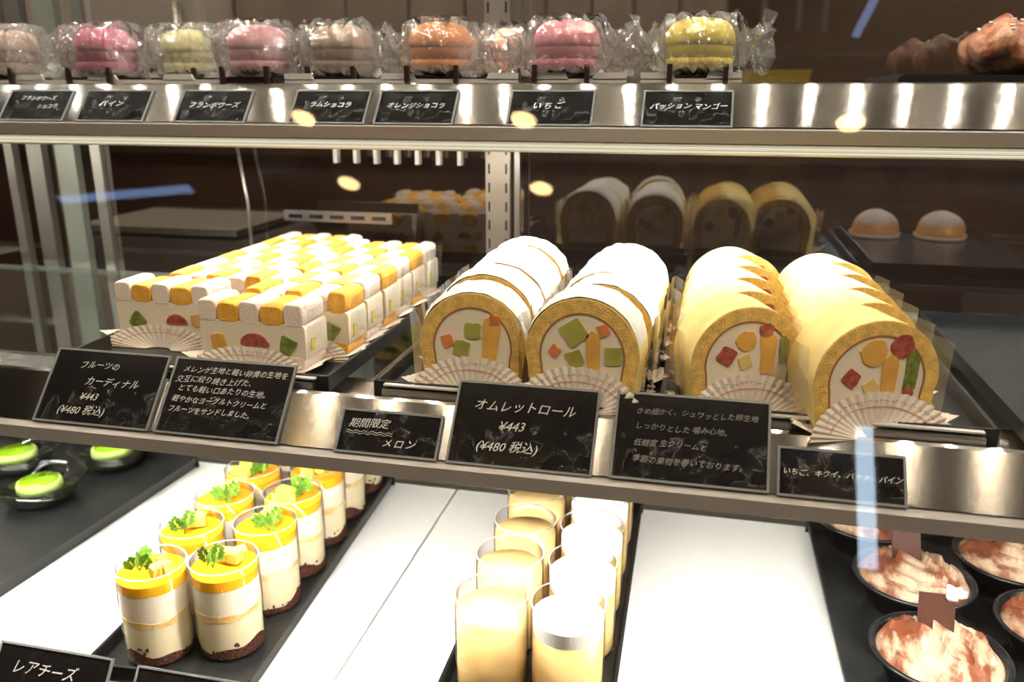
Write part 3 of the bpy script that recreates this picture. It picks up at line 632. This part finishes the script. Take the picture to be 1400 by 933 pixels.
# ------------------------------------------------------------------ cocoa cups
def cocoa_cup(label, loc, seed, rz, plate=True):
    t = thing('cocoa_cream_cup', label, 'dessert cup', loc, rz, 'cocoa dusted cream cups')
    MB().lathe([(0, .001), (.031, .001), (.034, .003), (.047, .029), (.0505, .0295), (.0505, .0320), (.0480, .0325), (.0450, .0290), (.0330, .0060), (0, .005)], 44, cap=False).build('black_cup', black_cup, t)
    n = 96
    def hf(x, y):
        r = math.hypot(x, y) / .0446; dome = .012 * (1 - r ** 2.2)
        s = x * .75 + y * .55 + .010 * math.sin(y * 70 + seed) + .006 * noise.noise(Vector((x * 40, y * 40, seed)))
        sv = (s / .0135 + seed * .37) % 1; fade = max(0, 1 - r ** 6)
        rough = .0045 * noise.noise(Vector((x * 55 + seed, y * 30, 2)))
        s2 = (-x * .5 + y * .8) / .021 + .5 * math.sin(x * 60); sv2 = s2 % 1
        return .0275 + dome + fade * (.0085 * (1 - sv) ** 1.3 + .0040 * (1 - sv2) + rough)
    MB().grid(lambda u, v: (lambda rr, a: (rr * math.cos(a), rr * math.sin(a), hf(rr * math.cos(a), rr * math.sin(a))))(.0446 * v + .0001, 2 * math.pi * u), n, 34, True, True).build('shaved_cream', cocoa_cream, t, fixn=False)
    if plate:
        rot = Matrix.Rotation(R(-18), 3, 'X')
        p = MB().box((-.002, .014, .053), (.026, .0016, .034), rot).build('chocolate_plate', choco, t)
        mb = MB(); rd = random.Random(seed)
        for k in range(7): mb.ball((.010 + rd.uniform(-.004, .005), .018 + rd.uniform(-.002, .002), .071 + rd.uniform(-.004, .004)), rd.uniform(.0025, .0042), 7, 5, .6, k + seed)
        mb.build('white_flake', sugar, t)
    return t
c0 = cocoa_cup('cocoa dusted cream cup nearest the front with a chocolate plate and white flake', (.196, .604, ZB), 4, 0)
c1 = cocoa_cup('cocoa dusted cream cup second from the front in the left row', (.200, .712, ZB), 9, .3)
dup(c0, 'cocoa dusted cream cup third from the front in the left row, under the rail', (.178, .816, ZB), -.2)
dup(c1, 'cocoa dusted cream cup in the right row beside the second, under the rail', (.296, .766, ZB), .5)
dup(c0, 'cocoa dusted cream cup in the right row cut by the frame edge', (.302, .662, ZB), .2)
dup(c1, 'cocoa dusted cream cup at the bottom right corner, only its chocolate plate in view', (.222, .497, ZB), .1)

# ------------------------------------------------------------------ macarons
def macaron_row():
    cols = {'beige': ((.50, .34, .26), 15, .765, 0), 'raspberry pink': ((.62, .10, .22), 145, .765, 0), 'pale yellow': ((.80, .72, .32), 252, .800, 0), 'light pink': ((.80, .36, .42), 345, .760, 0),
            'taupe': ((.42, .27, .20), 465, .775, 0), 'orange': ((.85, .30, .09), 605, .765, 0), 'strawberry pink': ((.85, .25, .33), 775, .765, 0), 'bright yellow': ((.88, .68, .05), 955, .765, 0), 'orange back': ((.82, .33, .16), 690, .850, 0)}
    xs = {15: -.700, 145: -.589, 252: -.520, 345: -.420, 465: -.342, 605: -.242, 775: -.127, 955: -.0135, 690: -.205}
    nxt = {'beige': 'at the far left above the first price card', 'raspberry pink': 'second from the left', 'pale yellow': 'behind the raspberry and light pink ones', 'light pink': 'between the pale yellow and the taupe ones',
           'taupe': 'left of the orange one', 'orange': 'in the middle of the upper shelf', 'strawberry pink': 'left of the bright yellow one', 'bright yellow': 'last at the right end', 'orange back': 'in the row behind the orange one'}
    for i, (nm, (c, px, y, _)) in enumerate(cols.items()):
        col_n = nm.replace(' back', ''); wid = {15: .9, 252: .92, 345: .98}.get(px, 1.0)
        t = thing('wrapped_macaron', '%s macaron wrapped in crinkled clear film, %s' % (col_n, nxt[nm]), 'macaron', (xs[px], y, .0135), 0, 'wrapped macarons on the upper shelf')
        m1 = mat('macaron_' + nm.replace(' ', '_'), c, .55, bump=.15, bscale=250); m2 = mat('macaron_filling_' + nm.replace(' ', '_'), tuple(k * .62 for k in c), .6, bump=.4, bscale=300)
        r = .0285 * wid
        MB().lathe([(0, 0), (r * .55, .0006), (r * .88, .004), (r * .97, .0085), (r * .985, .0125), (r * .9, .0135)], 36).build('bottom_shell', m1, t)
        MB().lathe([(r * .9, .0130), (r * .955, .0145), (r * .965, .0190), (r * .955, .0230), (r * .9, .0240)], 36).build('filling', m2, t)
        MB().lathe([(r * .9, .0235), (r * 1.0, .0248), (r * 1.02, .0280), (r * .985, .0330), (r * .90, .0385), (r * .74, .0425), (r * .45, .0450), (0, .0458)], 36).build('top_shell', m1, t)
        rd = random.Random(i * 7 + 1)
        ns, nr = 25, 18; L = .056 if px in (955, 775) else .052
        st = []
        for a in range(ns):
            u = -1 + 2 * a / (ns - 1); k = abs(u)
            core = 1 if k < .50 else max(0, 1 - (k - .50) / .26) ** .8
            e = max(0, (k - .76) / .24)
            ry = .0320 * core + .0035 + .006 * e; rz_ = .0258 * core + (.011 + .013 * e) * (1 - core)
            cz = .0243 - .004 * (1 - core) + .002 * math.sin(a * 2.1 + i); tw = rd.uniform(-.12, .12)
            ringp = []
            for b in range(nr):
                th = 2 * math.pi * b / nr + tw; sy, sz = math.cos(th), math.sin(th)
                q = max(abs(sy), abs(sz)) ** (.45 * core); am = .0008 + .0042 * (1 - core)
                jy = am * noise.noise(Vector((a * .9 + i * 5, b * 1.3, 0))) * 2.4; jz = am * noise.noise(Vector((a * .8, b * 1.1 + i * 3, 7))) * 2.4
                ringp.append(Vector((L * u + rd.uniform(-.0016, .0016) + (rd.uniform(-.008, .006) * math.copysign(1, u) if k > .93 else 0), (ry / q + max(jy, -.0008 if core > .9 else -1)) * sy, max(-.0012, cz + (rz_ / q + max(jz, -.0006 if core > .9 else -1)) * sz))))
            st.append(ringp)
        mb = MB(); vs = [p for rg in st for p in rg]
        mb.add(vs, [f for j in range(ns - 1) for b in range(nr) for f in ((j * nr + b, j * nr + (b + 1) % nr, (j + 1) * nr + (b + 1) % nr), (j * nr + b, (j + 1) * nr + (b + 1) % nr, (j + 1) * nr + b))])
        mb.build('film_bag', cello, t, fixn=False)
macaron_row()
# brown prongs and frosted notched trays below them
for k, (x0, x1, px) in enumerate([(-.84, -.40, 0), (-.385, -.165, 1), (-.150, -.072, 2), (-.060, .022, 3)]):
    nm = ['notched frosted tray at the left end under four macarons', 'notched frosted tray under the taupe and orange macarons', 'short frosted tray under the strawberry pink macaron', 'short frosted tray under the bright yellow macaron'][k]
    t = thing('frosted_tray', nm, 'tray', ((x0 + x1) / 2, .742, .0012), group='frosted macaron trays'); wd = x1 - x0
    MB().box((0, .085, .0015), (wd, .17, .003)).build('base_plate', frost, t)
    mb = MB().box((0, -.001, .0045), (wd, .003, .009)); n = max(2, int(wd / .075) + 1)
    for j in range(n):
        xx = -wd / 2 + .012 + (wd - .024) * j / (n - 1); mb.prism([(xx - .017 if j else xx - .012, .008), (xx - .014 if j else xx - .012, .014), (xx + .014 if j < n - 1 else xx + .012, .014), (xx + .017 if j < n - 1 else xx + .012, .008)], -.0025, .0005)
    mb.build('notched_front', frost, t)
for x, yy, nm in [(-.700, .765, 'beige'), (-.589, .765, 'raspberry pink'), (-.520, .800, 'pale yellow'), (-.420, .760, 'light pink'), (-.342, .775, 'taupe'), (-.242, .765, 'orange'), (-.127, .765, 'strawberry pink'), (-.0135, .765, 'bright yellow'), (-.205, .85, 'back orange')]:
    t = thing('macaron_holder', 'dark brown pronged holder under the %s macaron' % nm, 'holder', (x, yy - .012, .0036), group='brown macaron holders')
    MB().box((0, .012, .0045), (.050, .045, .0090)).build('holder_base', brown_stand, t)
    for s in (-1, 1): MB().box((s * .0225, -.0175, .0095), (.0042, .004, .017)).build('prong', brown_stand, t)

# ------------------------------------------------------------------ pastries at the right of the upper shelf
t = thing('pastry_slab', 'black slab tray under the glazed pastries at the upper right', 'tray', (.27, .735, .0005)); MB().rbox((0, .08, .006), (.26, .16, .012), .003).build('slab', black_tray, t)
def pastry(label, loc, rz, sc=1):
    t = thing('glazed_pastry', label, 'pastry', loc, rz, 'glazed pastries'); mb = MB()
    def fn(u, v):
        a = 2 * math.pi * u; x = -.065 + .13 * v; prof = max(.0, 1 - (2 * v - 1) ** 4) ** .5; tw = math.sin(v * 26 + a * 2)
        r = prof * .95 * (1 + .16 * tw + .10 * noise.noise(Vector((v * 30, math.cos(a) * 6, math.sin(a) * 6))) + .14 * noise.noise(Vector((v * 9, math.cos(a) * 2, math.sin(a) * 2))))
        return (x, .030 * r * math.cos(a), .002 + max(0, .020 + .024 * r * math.sin(a)))
    mb.grid(fn, 26, 40, True, True).build('pastry_body', danish, t)
    rd = random.Random(5); s = MB()
    for k in range(40):
        v = rd.uniform(.1, .9); a = rd.uniform(.3, 2.6); p = fn(a / 6.283, v); s.box((p[0], p[1], p[2] + .0004), (.003, .002, .001), Matrix.Rotation(rd.uniform(0, 3), 3, 'Z'))
    s.build('sugar_bits', sugar, t, kind='stuff')
pastry('red brown glazed pastry at the upper right, nearest the front glass', (.262, .790, .0125), R(14)); pastry('red brown glazed pastry at the upper right, farther from the front glass', (.275, .862, .0125), R(5))

# ------------------------------------------------------------------ price cards
def text_mesh(body, size, shear=.28, bold=0, spacing=1.0):
    c = bpy.data.curves.new('lettering', 'FONT'); c.body = body; c.size = size; c.shear = shear; c.offset = bold; c.align_x = 'LEFT'; c.align_y = 'CENTER'; c.space_line = 1.0; c.space_character = spacing
    c.resolution_u = 2
    o = bpy.data.objects.new('lettering', c); COL.objects.link(o); dg = bpy.context.evaluated_depsgraph_get(); dg.update()
    me = bpy.data.meshes.new_from_object(o.evaluated_get(dg)); bpy.data.objects.remove(o); return me
def card(label, x, y, z, wd, ht, lines, rz=0, lean=40, dim=False, wave=None, group=None):
    t = thing('price_card', label, 'price card', (x, y, z), rz, group, rx=-R(lean))
    MB().box((0, .0004, ht / 2), (wd, .0008, ht)).build('card_board', black_card, t)
    b = .0016
    for s in (-1, 1): MB().box((s * (wd / 2 + b / 2), .0004, ht / 2), (b, .0020, ht + 2 * b)).build('sleeve_edge', sleeve_edge, t)
    for zz in (ht + b / 2, -b / 2): MB().box((0, .0004, zz), (wd, .0020, b)).build('sleeve_edge', sleeve_edge, t)
    n = 0
    for body, fx, fz, size in lines:
        me = text_mesh(body, size, spacing=1.35 if body in ('パイン', 'いちご', 'メロン') else 1.0); me.materials.clear(); me.materials.append(chalk_dim if dim else chalk)
        jr = random.Random(body)
        for v in me.vertices:
            v.co.y += .0002 * noise.noise(Vector((v.co.x * 300, v.co.y * 200, 1))) + .0004 * math.sin(v.co.x * 160 + len(body)); v.co.x += .0002 * noise.noise(Vector((v.co.x * 200, v.co.y * 300, 5)))
        o = bpy.data.objects.new('lettering', me); COL.objects.link(o); o.parent = t; o.rotation_euler = (R(90), 0, R(0)); o.location = (fx * wd, -.0004, fz * ht)
        if not me.uv_layers: me.uv_layers.new(name='UVMap')
    if wave:
        for dz in (0, -.0016):
            pts = [(wave[0] * wd + wave[2] * wd * k / 40, -.0005, wave[1] * ht + dz + .0005 * math.sin(k * .9)) for k in range(41)]
            MB().tube(pts, .00022, 4).build('wavy_underline', chalk, t)
    return t
mz, my = -.2340, .4872
card('large black price card at the far left of the middle rail', -.4300, my, mz, .094, .056, [('フルーツの', -.27, .80, .0068), ('カーディナル', -.17, .57, .0076), ('¥443', -.17, .36, .0074), ('(¥480 税込)', -.33, .16, .0080)])
card('large black description card with five small lines, right of the first large card', -.3278, my, mz, .094, .056, [('メレンゲ生地と軽い卵黄の生地を', -.43, .86, .0056), ('交互に絞り焼き上げた、', -.47, .72, .0059), ('とても軽い口あたりの生地。', -.43, .59, .0057), ('軽やかなヨーグルトクリームと', -.45, .44, .0054), ('フルーツをサンドしました。', -.46, .30, .0053)])
card('small black card with a wavy underline, below the corner of the sugared rolls tray', -.2000, my - .0005, mz - .0006, .070, .0285, [('期間限定', -.43, .70, .0073), ('メロン', -.05, .26, .0070)], wave=(-.44, .50, .48))
card('large black price card with big white lettering under the sugared rolls', -.1085, my, mz - .0010, .0945, .056, [('オムレットロール', -.38, .72, .0087), ('¥443', -.18, .48, .0088), ('(¥480 税込)', -.32, .22, .0084)])
card('large black description card with four faint lines under the yellow rolls', .0003, my, mz, .0945, .056, [('きめ細かく、シュワッとした卵生地', -.38, .80, .0048), ('しっかりとした 噛み心地。', -.38, .61, .0050), ('低糖度 生クリームと', -.38, .42, .0050), ('季節の果物を巻いております。', -.38, .22, .0051)], dim=True)
card('small black card listing fruit in one line, at the right end of the middle rail', .0906, my - .0005, mz - .0004, .071, .0285, [('いちご、キウイ、バナナ、パイン', -.48, .50, .0046)])
ty, tz = .6992, -.0262
for x, bx, lab in [(-.6310, [('フランボワーズ', -.30, .74, .0056), ('ショコラ', .02, .46, .0056)], 'small black card at the far left of the upper rail, two lines of writing'),
                   (-.5450, [('パイン', -.25, .56, .0075)], 'small black card second from the left on the upper rail, three characters'),
                   (-.4418, [('フランボワーズ', -.38, .52, .0073)], 'small black card third from the left on the upper rail, one long word'),
                   (-.3280, [('ラムショコラ', -.30, .56, .0067)], 'small black card on the upper rail, left neighbour of the card under the orange macaron'),
                   (-.2480, [('オレンジショコラ', -.40, .54, .0066)], 'small black card under the orange macaron on the upper rail'),
                   (-.1303, [('いちご', -.24, .56, .0078)], 'small black card under the strawberry pink macaron on the upper rail'),
                   (-.0193, [('パッション マンゴー', -.44, .56, .0066)], 'small black card under the bright yellow macaron on the upper rail')]:
    card(lab, x, ty, tz, .0685, .0335, bx)
card('black price card in the bottom left corner, its first line just in view', -.4680, .4280, -.4625, .098, .056, [('レアチーズ', -.36, .72, .0115)], lean=35)
card('black card at the bottom edge in front of the first dessert glass', -.3480, .4280, -.4645, .094, .056, [], lean=35)
